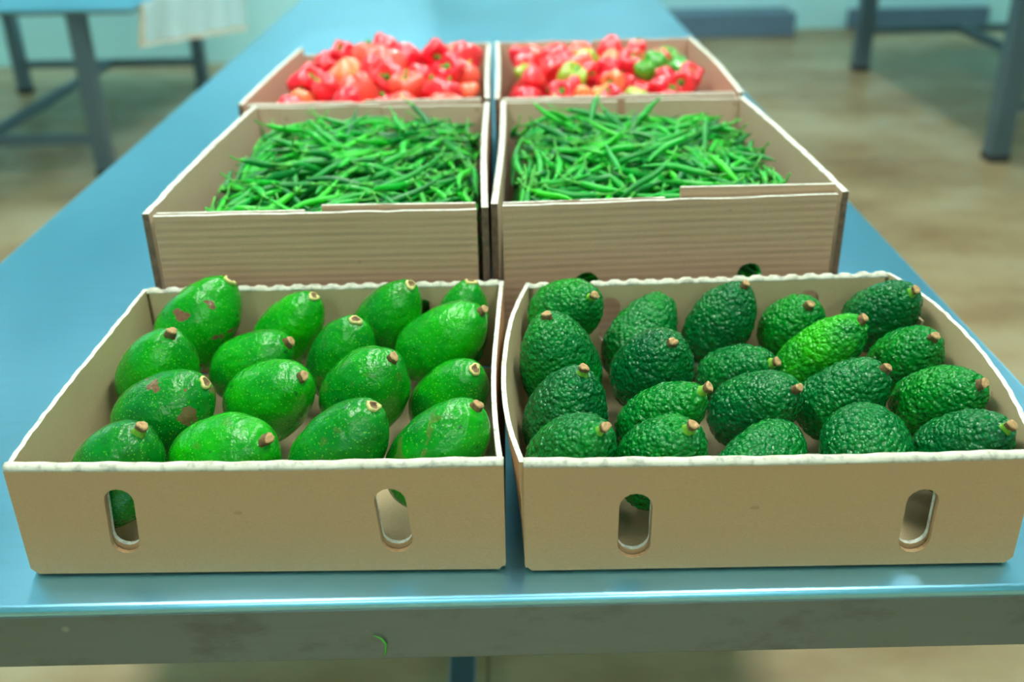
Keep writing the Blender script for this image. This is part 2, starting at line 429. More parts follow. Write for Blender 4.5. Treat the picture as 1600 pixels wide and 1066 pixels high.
def fold_rim(parent, A, B, z, d_in, bow, teeth=0.0, dip=None):
    """rounded fold joining the outer wall and its liner, with cut perforations"""
    A = Vector((*A, 0)); B = Vector((*B, 0)); e = (B-A).normalized(); n = Vector((e.y, -e.x, 0)); Wd = (B-A).length
    K = int(Wd/0.004); r = d_in/2; V = []; Fc = []; q = 9
    loc = parent.parent.location
    for i in range(K+1):
        s = i/K
        wob = 0.0004*math.sin(s*37)+0.0003*math.sin(s*91+1)
        tooth = teeth if (i % 5) in (0, 1) else 0.0
        for k in range(q):
            a = math.pi*k/(q-1)
            ru = r*(1.0 - (tooth if 0 < k < q-1 else 0.0))
            p = A + e*(s*Wd) + n*(bow(s, 0.105)-(r-ru*math.cos(a)))
            V.append((p.x-loc.x, p.y-loc.y, z-r+(ru*math.sin(a)) + (wob if 0 < k < q-1 else 0) - loc.z))
    for i in range(K):
        for k in range(q-1):
            a = i*q+k; Fc.append((a, a+q, a+q+1, a+1))
        Fc.append((i*q+q-1, (i+1)*q+q-1, (i+1)*q, i*q))
    Fc.append(tuple(range(q))); Fc.append(tuple(K*q+k for k in range(q-1, -1, -1)))
    me = mesh_np('folded_rim', V, Fc, ('fold',), None, True)
    return link('folded_rim', me, parent)
def floor_panel(name, parent, corners, z, th, mats):
    loc = parent.location; bm = bmesh.new()
    lo = [bm.verts.new((x-loc.x, y-loc.y, z-loc.z)) for x, y in corners]; hi = [bm.verts.new((x-loc.x, y-loc.y, z+th-loc.z)) for x, y in corners]
    bm.faces.new(lo[::-1]); bm.faces.new(hi)
    for i in range(4): bm.faces.new((lo[i], lo[(i+1) % 4], hi[(i+1) % 4], hi[i]))
    return from_bm(name, bm, parent, mats)
def jag(s0, s1, t, amp, step=0.012, seed=0):
    rr = random.Random(seed); n = max(2, int((s1-s0)/step)); return [(s0+(s1-s0)*i/n, t + rr.uniform(-amp, amp)) for i in range(n+1)]
def bump_fn(ctrl):
    xs = [c[0] for c in ctrl]; ys = [c[1] for c in ctrl]
    def f(s, t, h=0.113):
        return float(np.interp(s, xs, ys))*min(1.0, max(0.0, t/h))**0.8
    return f
def smooth_ctrl(ctrl, n=40):
    xs = np.linspace(0, 1, n); ys = np.interp(xs, [c[0] for c in ctrl], [c[1] for c in ctrl])
    for _ in range(30): ys[1:-1] = (ys[:-2]+2*ys[1:-1]+ys[2:])/4
    return list(zip(xs, ys))

def avocado_crate(FL, FR, BR, BL, H, front_slots, back_slots, left_bow, right_bow, front_bow, label):
    r = empty('cardboard_crate', ((FL[0]+FR[0])/2, (FL[1]+BL[1])/2, T)); tag(r, label, 'crate')
    DI = 0.0105
    zero = lambda s, t: 0.0
    for nm, A, B, slots, bow, teeth in (('front_panel', FL, FR, front_slots, front_bow, 0.0), ('back_panel', BR, BL, back_slots, zero, 0.45)):
        Wd = (Vector(B)-Vector(A)).length
        z0 = T+0.003
        top = H-0.003-DI/2
        c = 0.006
        loop = [(c, 0), (Wd-c, 0), (Wd, c), (Wd, top), (0, top), (0, c)]
        pa = panel(nm, r, A, B, z0, loop, [slot(*q) for q in slots], 0.0042, ('card', 'card_inside', 'rim'), bow, hole_mat=0)
        lp = [(0.008, 0.003), (Wd-0.008, 0.003), (Wd-0.008, top), (0.008, top)]
        panel('inner_liner', pa, A, B, z0, lp, [slot(q[0], q[1]+0.004, q[2]+0.0005, q[3]*0.96, q[4]) for q in slots], 0.0042, ('card', 'card_inside', 'rim'), bow, DI-0.0042)
        fold_rim(pa, A, B, T+H, DI, bow, teeth*0.9)
    for A, B, bow, seed in ((FR, BR, right_bow, 3), (BL, FL, left_bow, 5)):
        A2 = Vector(A).lerp(Vector(B), 0.004/(Vector(B)-Vector(A)).length); B2 = Vector(B).lerp(Vector(A), 0.004/(Vector(B)-Vector(A)).length)
        Wd = (B2-A2).length
        loop = [(0, 0), (Wd, 0)] + jag(0.0, Wd, H-0.005, 0.0007, 0.01, seed)[::-1]
        panel('side_panel', r, tuple(A2), tuple(B2), T+0.003, loop, (), 0.0045, ('card', 'card_inside', 'rim'), bow, 0.0005)
    ins = 0.011
    floor_panel('base_panel', r, [(FL[0]+.006, FL[1]+ins), (FR[0]-.006, FR[1]+ins), (BR[0]-.006, BR[1]-ins), (BL[0]+.006, BL[1]-ins)], T, 0.004, ('card_inside',))
    return r

HA = 0.113
L_FL, L_FR, L_BR, L_BL = (-0.411, 0.699), (-0.0045, 0.692), (-0.0015, 1.066), (-0.408, 1.064)
R_FL, R_FR, R_BR, R_BL = (0.0115, 0.689), (0.426, 0.686), (0.437, 1.068), (0.0225, 1.057)
lb_left = bump_fn(smooth_ctrl([(0, 0), (0.5, 0.003), (0.8, 0.004), (1, 0)]))
lb_right = bump_fn(smooth_ctrl([(0, 0), (0.1, -0.004), (0.4, -0.008), (0.7, -0.004), (1, 0)]))
rb_left = bump_fn(smooth_ctrl([(0, 0), (0.22, 0.018), (0.5, 0.024), (0.7, 0.023), (0.95, 0.012), (1, 0.004)]))
rb_right = bump_fn(smooth_ctrl([(0, 0.004), (0.2, 0.022), (0.45, 0.031), (0.75, 0.028), (0.93, 0.010), (1, 0)]))
fb = lambda s, t: 0.003*math.sin(math.pi*s)*(t/0.113)
crL = avocado_crate(L_FL, L_FR, L_BR, L_BL, HA,
    [(0.088, 0.0215, 0.0875, 0.0245, 0.003), (0.3140, 0.0195, 0.085, 0.0265, -0.003)], [(0.092, 0.03, 0.090, 0.026, 0.0), (0.318, 0.03, 0.090, 0.026, 0.0)],
    lb_left, lb_right, fb, 'low cardboard crate front left, holding smooth bright green avocados')
crR = avocado_crate(R_FL, R_FR, R_BR, R_BL, HA,
    [(0.092, 0.012, 0.0785, 0.0275, 0.000), (0.3275, 0.013, 0.078, 0.0265, 0.000)], [(0.093, 0.03, 0.092, 0.026, 0.0), (0.319, 0.03, 0.090, 0.026, 0.0)],
    rb_left, rb_right, fb, 'low cardboard crate front right, holding dark pebbled avocados')
# torn corner gusset inside the right crate
gA = (R_FR[0]+0.004-0.006, 0.96); gB = (R_BR[0]-0.006, 1.056)
panel('corner_flap', crR, gA, gB, T+0.006, [(0.012, 0.055), (0.030, 0.058), (0.095, 0.0), (0.095, 0.094), (0.0, 0.094)], (), 0.0025, ('card_inside', 'card_inside', 'card_inside'), lambda s, t: 0.014*(1-s))

def tall_crate(FL, FR, BR, BL, H, label, front_slots=(), notch=None, flap_up=0.006, back_split=0.5, back_gap=0.003, back_h=(0, 0), bows=(0.003, 0.003), seed=0):
    r = empty('cardboard_crate', ((FL[0]+FR[0])/2, (FL[1]+BL[1])/2, T)); tag(r, label, 'crate')
    mats = ('card_striped', 'card_tall_inside', 'rim')
    Wd = (Vector(FR)-Vector(FL)).length; g = 0.013
    loop = [(g, 0), (Wd-g, 0)] + [(a, b_) for a, b_ in jag(g, Wd-g, H-0.004, 0.0006, 0.02, seed)][::-1]
    hl = [slot(*q) for q in front_slots]
    panel('front_panel', r, FL, FR, T+0.002, loop, hl, 0.005, mats)
    n0, n1 = notch or (0.47, 0.52)
    for k, (a, b_, up) in enumerate(((g+0.001, n0*Wd, 0.0005), (n1*Wd, Wd-g-0.001, flap_up))):
        lp = [(a, 0.118), (b_, 0.118), (b_, H-0.004+up*0.8), (a, H-0.004+up)]
        panel('inner_flap', r, FL, FR, T+0.002, lp, [h for h, q in zip(hl, front_slots) if q[2] > 0.06 and a < q[0] < b_] and (), 0.004, ('card_striped', 'card_tall_inside', 'rim'), lambda s, t: -0.006*max(0, (t-0.15)/0.04)*0.5, 0.0055)
    Wb = (Vector(BL)-Vector(BR)).length; sp = back_split*Wb
    panel('back_panel', r, BR, BL, T+0.002, [(0.006, 0), (sp-back_gap/2, 0)] + jag(0.006, sp-back_gap/2, H-0.004+back_h[1], 0.0012, 0.03, seed+1)[::-1], (), 0.005, mats)
    panel('back_panel', r, BR, BL, T+0.002, [(sp+back_gap/2, 0), (Wb-0.006, 0)] + jag(sp+back_gap/2, Wb-0.006, H-0.004+back_h[0], 0.0012, 0.03, seed+2)[::-1], (), 0.005, mats)
    for A, B, amp, sd in ((FR, BR, bows[1], 3), (BL, FL, bows[0], 5)):
        if A == FR: A = tuple(Vector(A).lerp(Vector(B), 0.003/(Vector(B)-Vector(A)).length))
        else: B = tuple(Vector(B).lerp(Vector(A), 0.003/(Vector(B)-Vector(A)).length))
        Ws = (Vector(B)-Vector(A)).length
        panel('side_panel', r, A, B, T+0.002, [(0, 0), (Ws, 0)] + jag(0, Ws, H-0.002, 0.0008, 0.012, seed+sd)[::-1], (), 0.0075, mats + ('card_edge_shade',),
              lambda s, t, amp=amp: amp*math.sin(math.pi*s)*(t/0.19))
    floor_panel('base_panel', r, [(FL[0]+.007, FL[1]+.010), (FR[0]-.007, FR[1]+.010), (BR[0]-.007, BR[1]-.006), (BL[0]+.007, BL[1]-.006)], T, 0.004, ('card_tall_inside',))
    return r
HC = 0.19
CL = [(-0.404, 1.084), (-0.0175, 1.086), (-0.0185, 1.582), (-0.386, 1.586)]
CR = [(-0.0145, 1.096), (0.396, 1.114), (0.377, 1.588), (-0.001, 1.586)]
PL = [(-0.412, 1.594), (-0.0185, 1.602), (-0.0185, 2.065), (-0.394, 2.056)]
PR = [(-0.011, 1.600), (0.383, 1.610), (0.382, 2.098), (-0.010, 2.084)]
tall_crate(*CL, HC, 'tall cardboard crate with ribbed front holding green chillies, left of the pair', [(0.122, 0.045, 0.100, 0.03, 0.0), (0.30, 0.03, 0.088, 0.03, 0.0)], (0.467, 0.517), 0.006, 0.46, 0.002, (0, -0.002), (0.004, -0.003), 10)
tall_crate(*CR, HC, 'tall cardboard crate with ribbed front and raised inner flap, right of the chilli pair', [(0.110, 0.045, 0.1015, 0.03, 0.0), (0.303, 0.045, 0.1055, 0.03, 0.0)], (0.486, 0.528), 0.012, 0.505, 0.012, (0, 0), (-0.003, 0.003), 30)
tall_crate(*PL, HC, 'cardboard crate at the back left, heaped with red peppers', (), (0.45, 0.5), 0.002, 0.34, 0.004, (-0.012, 0.004), (0.002, -0.002), 50)
tall_crate(*PR, HC, 'cardboard crate at the back right, red and green peppers inside', (), (0.45, 0.5), 0.002, 0.52, 0.006, (0, 0), (-0.002, 0.006), 70)

# ------------------------------------------------------------------ avocados
FIT_L = [
(-0.3347, 1.0128, 0.9896, -2.9786, 2.2436, 0.1263, 0.0405), (-0.3536, 0.9201, 0.9809, -0.5536, 1.0473, 0.1126, 0.0395),
(-0.3239, 0.8408, 0.9753, -0.1325, 0.7044, 0.118, 0.0409), (-0.339, 0.7485, 0.974, -0.45, 0.96, 0.12, 0.0395),
(-0.2479, 0.7622, 0.9737, -0.5605, 0.6223, 0.1263, 0.0432), (-0.2652, 0.9504, 0.9709, -0.3304, 0.6089, 0.112, 0.0345),
(-0.2391, 1.0157, 0.9762, -0.2554, 0.9289, 0.1164, 0.034), (-0.2292, 0.8671, 0.9753, -0.5937, 0.689, 0.1162, 0.0398),
(-0.1726, 0.9547, 0.9732, -0.638, 1.1207, 0.1159, 0.0357), (-0.1302, 1.0134, 0.9892, -0.4414, 0.9622, 0.1184, 0.0338),
(-0.0502, 1.0208, 0.9753, 0.0211, 1.3349, 0.1143, 0.0316), (-0.066, 0.9528, 0.9913, -0.3153, 0.7375, 0.1229, 0.037),
(-0.1365, 0.8739, 0.9796, -0.6377, 0.8945, 0.1178, 0.0408), (-0.1455, 0.7523, 0.9868, -0.3155, 0.9702, 0.1269, 0.0379),
(-0.0557, 0.8798, 0.9648, -0.7583, 0.9096, 0.1168, 0.0356), (-0.0605, 0.7475, 0.9863, -0.2, 0.95, 0.124, 0.038)]
FIT_R = [
(0.0653, 0.991, 1.0054, -1.0152, 0.6433, 0.108, 0.0362), (0.0524, 0.916, 0.9845, -2.3994, 1.2859, 0.1176, 0.041),
(0.0564, 0.8341, 0.9717, -0.8767, 1.2178, 0.1107, 0.0395), (0.0553, 0.7455, 0.9834, -0.9763, 0.8478, 0.1139, 0.0359),
(0.1489, 1.0064, 0.964, 0.7267, 0.7984, 0.1139, 0.0363), (0.1471, 0.9021, 0.9808, -1.2324, 0.9226, 0.1167, 0.0402),
(0.1449, 0.8254, 0.9685, -0.6469, 0.8241, 0.1171, 0.0317), (0.134, 0.7475, 0.974, -1.06, 0.98, 0.1155, 0.038),
(0.236, 1.01, 0.9783, -0.5783, 1.1357, 0.1142, 0.0352), (0.2413, 0.9333, 0.9547, -0.9584, 0.6364, 0.1075, 0.0315),
(0.2399, 0.8501, 0.9635, -0.8344, 0.7454, 0.1101, 0.036), (0.2234, 0.7574, 0.9535, 0.8118, 0.425, 0.1126, 0.0379),
(0.3152, 1.0035, 0.9736, -1.382, 0.9408, 0.0971, 0.0357), (0.3234, 0.9257, 0.9812, -0.5676, 0.9367, 0.1191, 0.0332),
(0.3265, 0.8545, 0.97, -0.5796, 0.8959, 0.1066, 0.0356), (0.316, 0.752, 0.962, 4.6, -0.62, 0.112, 0.0395),
(0.4067, 0.9962, 0.9906, -1.2305, 0.8231, 0.1195, 0.0339), (0.4101, 0.9213, 0.9724, -1.3572, 0.9091, 0.115, 0.0345),
(0.4084, 0.8317, 0.9768, -1.2018, 0.7625, 0.116, 0.0348), (0.398, 0.7489, 0.9771, -1.2303, 0.8602, 0.1148, 0.0347)]
# label, stub length (m), has green neck, scab
INFO_L = [
('large bright green avocado with pinkish brown scabs, back left corner of the left crate', 0.002, 0, 1.0),
('dark green round avocado with brown stem button, against the left side of the left crate', 0.006, 0, 0.0),
('bright green avocado with reddish brown scabs, lying at the left of the left crate', 0.002, 0, 0.9),
('avocado with a stem stub in the front left corner of the left crate', 0.009, 1, 0.0),
("wide glossy avocado with thick brown stem end, second along the left crate's front panel", 0.007, 0, 0.15),
('glossy avocado lying behind the thick stemmed one, between the scabbed avocados and the middle column', 0.004, 0, 0.0),
('shiny avocado with pale stem scar, second along the back wall of the left crate', 0.001, 0, 0.0),
('avocado with corky brown stem button in the middle of the left crate', 0.006, 0, 0.0),
('light green upright avocado in the centre of the second row of the left crate', 0.001, 0, 0.25),
('tall green avocado third from left along the back wall of the left crate', 0.001, 0, 0.1),
('small avocado with hollow stem scar, back right corner of the left crate', 0.001, 0, 0.0),
("longest bright green avocado, leaning on the left crate's right wall, second row", 0.004, 0, 0.0),
('dull green avocado with brown stem button, right of the middle of the left crate', 0.004, 0, 0.15),
("plump avocado with pale stem scar, third along the left crate's front panel", 0.002, 0, 0.2),
('yellowish green avocado leaning on the right wall of the left crate, third row', 0.002, 0, 0.0),
('speckled avocado with brown stem scar, front right corner of the left crate', 0.003, 0, 0.35)]
INFO_R = [
('smooth shouldered dark avocado with green stem, back left corner of the right crate', 0.009, 1, 0),
('upright dark pebbled avocado, second from the back against the left wall of the right crate', 0.004, 0, 0),
('pebbled avocado with pale stub on top, left wall of the right crate, third row', 0.008, 1, 0),
('pebbled avocado with tan stem, front left corner of the right crate', 0.010, 1, 0),
('dark avocado with hidden stem, second from left along the back wall of the right crate', 0.0, 0, 0),
('coarse pebbled avocado with brown oval stem button, right crate, second row and column', 0.003, 0, 0),
('dark avocado with blackish stem stub, second column and third row of the right crate', 0.010, 1, 0),
('low avocado with tan stem, second from left along the front panel of the right crate', 0.010, 1, 0),
('pointed dark avocado with tiny pale marks, middle of the back wall of the right crate', 0.003, 0, 0),
('avocado with yellowish neck and stem stub, in the centre of the right crate', 0.008, 1, 0),
('large avocado with short brown stub, middle column and third row of the right crate', 0.006, 0, 0),
('low dark avocado without visible stem, middle of the front panel of the right crate', 0.0, 0, 0),
('round avocado facing its tan stem forward, fourth along back wall of the right crate', 0.006, 0, 0),
('avocado with a bright lime green patch, fourth column and second row of the right crate', 0.004, 0, 0.7),
('large pebbled avocado fourth from left in the third row of the right crate', 0.004, 0, 0),
('lighter avocado without visible stem, fourth along the front panel of the right crate', 0.0, 0, 0),
('dark avocado with yellow green neck, back right corner of the right crate', 0.008, 1, 0),
('dark bluish avocado with brown stub, right wall of the right crate, second row', 0.005, 0, 0),
("knobbly avocado with tan stub, against the right crate's right wall, third row", 0.007, 0, 0),
('low avocado with green stem neck, front right corner of the right crate', 0.009, 1, 0)]
def prof(x): return math.sqrt(max(1-abs(x)**2.45, 0))*(1-.19*x-.07*x*x)/1.02
def avocado(fit, info, hass, seed):
    x, y, z, az, el, Ln, Rr = fit; label, stub, neck, prop = info
    seg, nr = (112, 84) if hass else (64, 48)
    rings = []
    for i in range(nr+1):
        q = -math.cos(math.pi*i/nr); rings.append((Rr*prof(q), q*Ln/2))
    # shallow dimple at the stem
    V, Fc = lathe(rings, seg)
    off = Vector((seed*3.1, seed*1.7, seed*0.9)); P = []
    for v in V:
        p = Vector(v); u = (p.z/(Ln/2)); nrm = Vector((p.x, p.y, p.z*0.45)); nrm = nrm.normalized() if nrm.length > 1e-9 else Vector((0, 0, 1))
        k = 0.0024*noise.noise(p*20+off) - 0.0004
        if hass: k += 0.0013*noise.noise(p*140+off) + 0.0012*noise.noise(p*270+off)
        else: k += 0.0011*noise.noise(p*60+off) + 0.00045*noise.noise(p*170+off)
        if u > 0.93: k -= 0.0022*(u-0.93)/0.07
        P.append(p + nrm*k)
    me = mesh_np('avocado', np.array([tuple(p) for p in P]), Fc, ('avocado_pebbled' if hass else 'avocado_smooth',))
    o = link('avocado', me)
    d = Vector((math.cos(el)*math.cos(az), math.cos(el)*math.sin(az), math.sin(el)))
    a = Vector((-math.sin(az), math.cos(az), 0)); b_ = d.cross(a)
    rot = Matrix((a, b_, d)).transposed().to_4x4()
    rot = rot @ Matrix.Rotation(seed*1.3, 4, 'Z')
    o.matrix_world = Matrix.Translation((x, y, z)) @ rot
    tag(o, label, 'avocado', 'smooth avocados in the left crate' if not hass else 'pebbled avocados in the right crate')
    o['patch' if hass else 'scab'] = float(prop)
    if hass and stub == 0.0: return o          # stem end turned away from view
    top = Ln/2-0.0022; rr = random.Random(seed)
    r0 = 0.0041 if hass else 0.0044
    rg = [(0, top-0.005), (r0*1.1, top-0.004), (r0*1.25, top-0.001)]
    if neck: rg += [(r0*1.0, top+0.002), (r0*0.86, top+stub*0.5)]
    k = len(rg)
    rg += [(r0*1.02, top+stub*0.55+0.0008), (r0*1.08, top+stub+0.0008), (r0*0.8, top+stub+0.002), (r0*0.35, top+stub+0.0014), (0, top+stub+0.001)]
    scar = (not hass) and stub <= 0.002
    if scar: rg = [(0, top-0.004), (r0*1.25, top-0.003), (r0*1.45, top+0.0009), (r0*1.0, top+0.0018), (r0*0.62, top+0.0010), (r0*0.3, top+0.0006), (0, top+0.0005)]
    Vs, Fs = lathe(rg, 12)
    for v in Vs:
        ph = math.atan2(v[1], v[0]); s_ = 1+0.12*math.sin(3*ph+seed)+0.08*math.sin(5*ph+2*seed); v[0] *= s_*1.15; v[1] *= s_*0.9
    mi = []
    for f in Fs:
        zz = min(Vs[i][2] for i in f); rad = max(math.hypot(Vs[i][0], Vs[i][1]) for i in f); zx = max(Vs[i][2] for i in f)
        if scar: mi.append(0 if rad < r0*1.22 and zz > top else 3)
        elif neck and zx <= top+stub*0.5+1e-6: mi.append(2)
        elif zz >= top+stub+0.0005: mi.append(1)
        else: mi.append(0)
    st = link('stem', mesh_np('stem', Vs, Fs, ('stem_brown', 'stem_tan', 'stem_green', 'scar_pale'), mi), o)
    return o
for i, (f, q) in enumerate(zip(FIT_L, INFO_L)): avocado(f, q, False, i+1)
for i, (f, q) in enumerate(zip(FIT_R, INFO_R)): avocado(f, q, True, i+31)

# ------------------------------------------------------------------ heaps
def project(P):
    d = P-CAM; w_ = d@_F
    return 800+FPX*(d@_R)/w_, 533-FPX*(d@_U)/w_, w_
def visible_counts(samples, cell):
    """samples: list (n) of (k,4) x,y,z,r -> number of raster cells each owns as seen from the camera"""
    W_, H_ = int(1600/cell), int(1066/cell); zb = np.full((H_, W_), 1e9); ow = np.full((H_, W_), -1, int)
    for i, s in enumerate(samples):
        u, v, d = project(s[:, :3]); rp = s[:, 3]*FPX/d/cell
        for uu, vv, dd, r_, r3 in zip(u/cell, v/cell, d, rp, s[:, 3]):
            k = int(math.ceil(r_)); x0, x1 = max(0, int(uu-r_)), min(W_-1, int(uu+r_)); y0, y1 = max(0, int(vv-r_)), min(H_-1, int(vv+r_))
            if x1 < x0 or y1 < y0: continue
            sub = zb[y0:y1+1, x0:x1+1]; m_ = sub > dd-r3
            sub[m_] = dd-r3; ow[y0:y1+1, x0:x1+1][m_] = i
    c = np.zeros(len(samples), int); ids, n = np.unique(ow[ow >= 0], return_counts=True); c[ids] = n
    return c
def bary(corners, inset):
    (x0, y0), (x1, y1), (x2, y2), (x3, y3) = corners
    return max(x0, x3)+inset, min(x1, x2)-inset, max(y0, y1)+inset+0.004, min(y2, y3)-inset

# --- chillies
NSP = 9
def chilli_spine(Ln, curv, kind):
    s = np.linspace(-0.5, 0.5, NSP)
    y = curv*Ln*(0.25-s*s)*2.0
    if kind == 1: y = curv*Ln*np.sin(s*5.0)*0.30
    return np.stack([s*Ln, y-y.mean()], 1)
def chilli_radius(q, R0):   # q 0 at the stem end, 1 at the tip
    return R0*(0.72+0.55*q-1.27*q*q+0.28*math.sin(q*math.pi))*0.93+0.0004
VARS = []
for k in range(14):
    Ln = 0.062+0.030*rng.random(); cv = rng.uniform(-0.22, 0.22); kd = int(rng.random() < 0.3); R0 = 0.0041+0.0012*rng.random()
    sp = chilli_spine(Ln, cv, kd)
    pts = [(p[0], p[1], 0.0015*math.sin(i*0.8+k)) for i, p in enumerate(sp)]
    rad = [chilli_radius(i/(NSP-1), R0) for i in range(NSP)]; rad[-1] = 0.0004
    hi = tube(pts, rad, 9)
    idx = [0, 2, 4, 6, 8]
    lo = tube([pts[i] for i in idx], [rad[i] for i in idx], 5)
    d = Vector(pts[0])-Vector(pts[1]); d.normalize(); side = Vector((-d.y, d.x, 0))
    sl = 0.018+0.014*rng.random(); bd = rng.uniform(-0.4, 0.4)
    p0 = Vector(pts[0])-d*0.0015
    sp_pts = [p0, p0+d*0.003, p0+d*0.006, p0+d*(0.006+sl*0.5)+side*bd*sl*0.3, p0+d*(0.006+sl)+side*bd*sl*0.8+Vector((0, 0, 0.3*sl*rng.random()))]
    stm = tube(sp_pts, [rad[0]*1.12, rad[0]*0.95, 0.0014, 0.0011, 0.0013], 6)
    VARS.append(dict(spine=sp, R0=R0, Ln=Ln, hi=mesh_np('chilli', hi[0], hi[1], ('chilli',)), lo=lo, stem=mesh_np('stem', stm[0], stm[1], ('chilli_stem',)), stem_raw=stm))

def fill_chillies(corners, target, nmax):
    x0, x1, y0, y1 = bary(corners, 0.013); cell = 0.003
    nx, ny = int((x1-x0)/cell)+1, int((y1-y0)/cell)+1
    h = np.full((nx, ny), T+0.009)
    gx = x0+np.arange(nx)*cell; gy = y0+np.arange(ny)*cell
    tg = target(gx[:, None], gy[None, :], x0, x1, y0, y1)
    out = []; miss = 0
    while len(out) < nmax and miss < 160:
        k = int(rng.integers(len(VARS))); v = VARS[k]; yaw = rng.uniform(0, 2*math.pi); c, s = math.cos(yaw), math.sin(yaw)
        sp = v['spine']; loc = np.stack([sp[:, 0]*c-sp[:, 1]*s, sp[:, 0]*s+sp[:, 1]*c], 1); st_ = v['stem_raw'][0][:, :2]; sr = np.concatenate([loc, np.stack([st_[:, 0]*c-st_[:, 1]*s, st_[:, 0]*s+st_[:, 1]*c], 1)]); mn, mx = sr.min(0), sr.max(0)
        if x0-mn[0] >= x1-mx[0]: continue
        cx = rng.uniform(x0-mn[0], x1-mx[0], 10); cy = rng.uniform(y0-mn[1], y1-mx[1], 10)
        ix = ((loc[None, :, 0]+cx[:, None]-x0)/cell+0.5).astype(int).clip(0, nx-1); iy = ((loc[None, :, 1]+cy[:, None]-y0)/cell+0.5).astype(int).clip(0, ny-1)
        hh = h[ix, iy]; room_ = (tg[ix, iy]-hh).mean(1); j = int(room_.argmax())
        if room_[j] < 0.004: miss += 1; continue
        q = sp[:, 0]; hj = hh[j]; r = v['R0']
        sl = float(np.polyfit(q, hj, 1)[0]); sl = max(-0.55, min(0.55, sl + rng.normal()*0.10))
        a = float((hj-sl*q).max()); a = a - 0.0022; zc = a+sl*q+r
        if (zc+r-tg[ix[j], iy[j]]).max() > 0.023: miss += 0.5; continue
        for dx in (-1, 0, 1):
            for dy in (-1, 0, 1):
                X = (ix[j]+dx).clip(0, nx-1); Y = (iy[j]+dy).clip(0, ny-1)
                np.maximum.at(h, (X, Y), zc+r*(1.0 if dx == 0 or dy == 0 else 0.6))
        miss = 0
        out.append((k, cx[j], cy[j], a+r, yaw, math.atan(sl)))
    for _ in range(70):
        k = int(rng.integers(len(VARS))); v = VARS[k]; yaw = rng.uniform(0, 2*math.pi); c, s = math.cos(yaw), math.sin(yaw); sp = v['spine']
        x, y = rng.uniform(x0+0.058, x1-0.058), rng.uniform(y0+0.05, y1-0.06)
        X = ((sp[:, 0]*c-sp[:, 1]*s+x-x0)/cell).astype(int).clip(0, nx-1); Y = ((sp[:, 0]*s+sp[:, 1]*c+y-y0)/cell).astype(int).clip(0, ny-1)
        hj = h[X, Y]; sl = rng.uniform(-0.5, 0.5); q = sp[:, 0]; a = float((hj-sl*q).max())-0.010
        out.append((k, x, y, a+v['R0'], yaw, math.atan(sl)))
        np.maximum.at(h, (X, Y), a+sl*q+v['R0']*2)
    return out
def chilli_matrix(p):
    k, x, y, z, yaw, pit = p
    return Matrix.Translation((x, y, z)) @ Matrix.Rotation(yaw, 4, 'Z') @ Matrix.Rotation(-pit, 4, 'Y')
def build_heap_mesh(name, items, parts, mats):
    """items: (matrix, list of (V,F,matidx)) joined into one mesh"""
    Vs = []; Fs = []; mi = []; n = 0
    for mat_, prs in items:
        A = np.array(mat_)
        for V, Fc, m_ in prs:
            Vs.append(V@A[:3, :3].T+A[:3, 3]); Fs += [tuple(i+n for i in f) for f in Fc]; mi += [m_]*len(Fc); n += len(V)
    return mesh_np(name, np.concatenate(Vs), Fs, mats, mi)
def chilli_heap(corners, target, where, group, nmax=4200, keep=150):
    P = fill_chillies(corners, target, nmax)
    smp = []
    for p in P:
        v = VARS[p[0]]; A = np.array(chilli_matrix(p)); q = np.c_[v['spine'], np.zeros(NSP)]@A[:3, :3].T+A[:3, 3]
        smp.append(np.c_[q, np.full(NSP, v['R0'])])
    cnt = visible_counts(smp, 2.0)
    order = np.argsort(-cnt)
    # spread: mostly the largest in view
    top = set(order[:keep].tolist())
    rest = []
    for i, p in enumerate(P):
        v = VARS[p[0]]; mat_ = chilli_matrix(p)
        if i in top:
            o = bpy.data.objects.new('green_chilli', v['hi']); COL.objects.link(o); o.matrix_world = mat_
            tag(o, 'slender green chilli lying on the heap in the %s' % where, 'chilli', group)
            s_ = bpy.data.objects.new('stem', v['stem']); COL.objects.link(s_); s_.parent = o
        else:
            vis = cnt[i] > 0
            rest.append((mat_, [(v['lo'][0], v['lo'][1], 0)] + ([(v['stem_raw'][0], v['stem_raw'][1], 1)] if vis else [])))
    me = build_heap_mesh('chilli_heap', rest, None, ('chilli', 'chilli_stem'))
    tag(link('chilli_heap', me), 'mass of green chillies filling the %s' % where, 'chillies', None, 'stuff')
    return len(P)
def sm(a, b_, x): t = np.clip((x-a)/(b_-a), 0, 1); return t*t*(3-2*t)
def tgtL(x, y, x0, x1, y0, y1):
    return T+0.153 + 0.010*np.sin(np.pi*(x-x0)/(x1-x0))*np.sin(np.pi*(y-y0)/(y1-y0)) - 0.012*(1-sm(x0, x0+0.07, x)) + 0.004*sm(y0+.2, y1, y) + 0*y
def tgtR(x, y, x0, x1, y0, y1):
    return T+0.155 + 0.010*np.sin(np.pi*(x-x0)/(x1-x0))*np.sin(np.pi*(y-y0)/(y1-y0)) - 0.004*sm(x1-0.06, x1, x) + 0*y
n1 = chilli_heap(CL, tgtL, 'left chilli crate', 'green chillies on the left heap')
n2 = chilli_heap(CR, tgtR, 'right chilli crate with the raised flap', 'green chillies on the right heap')

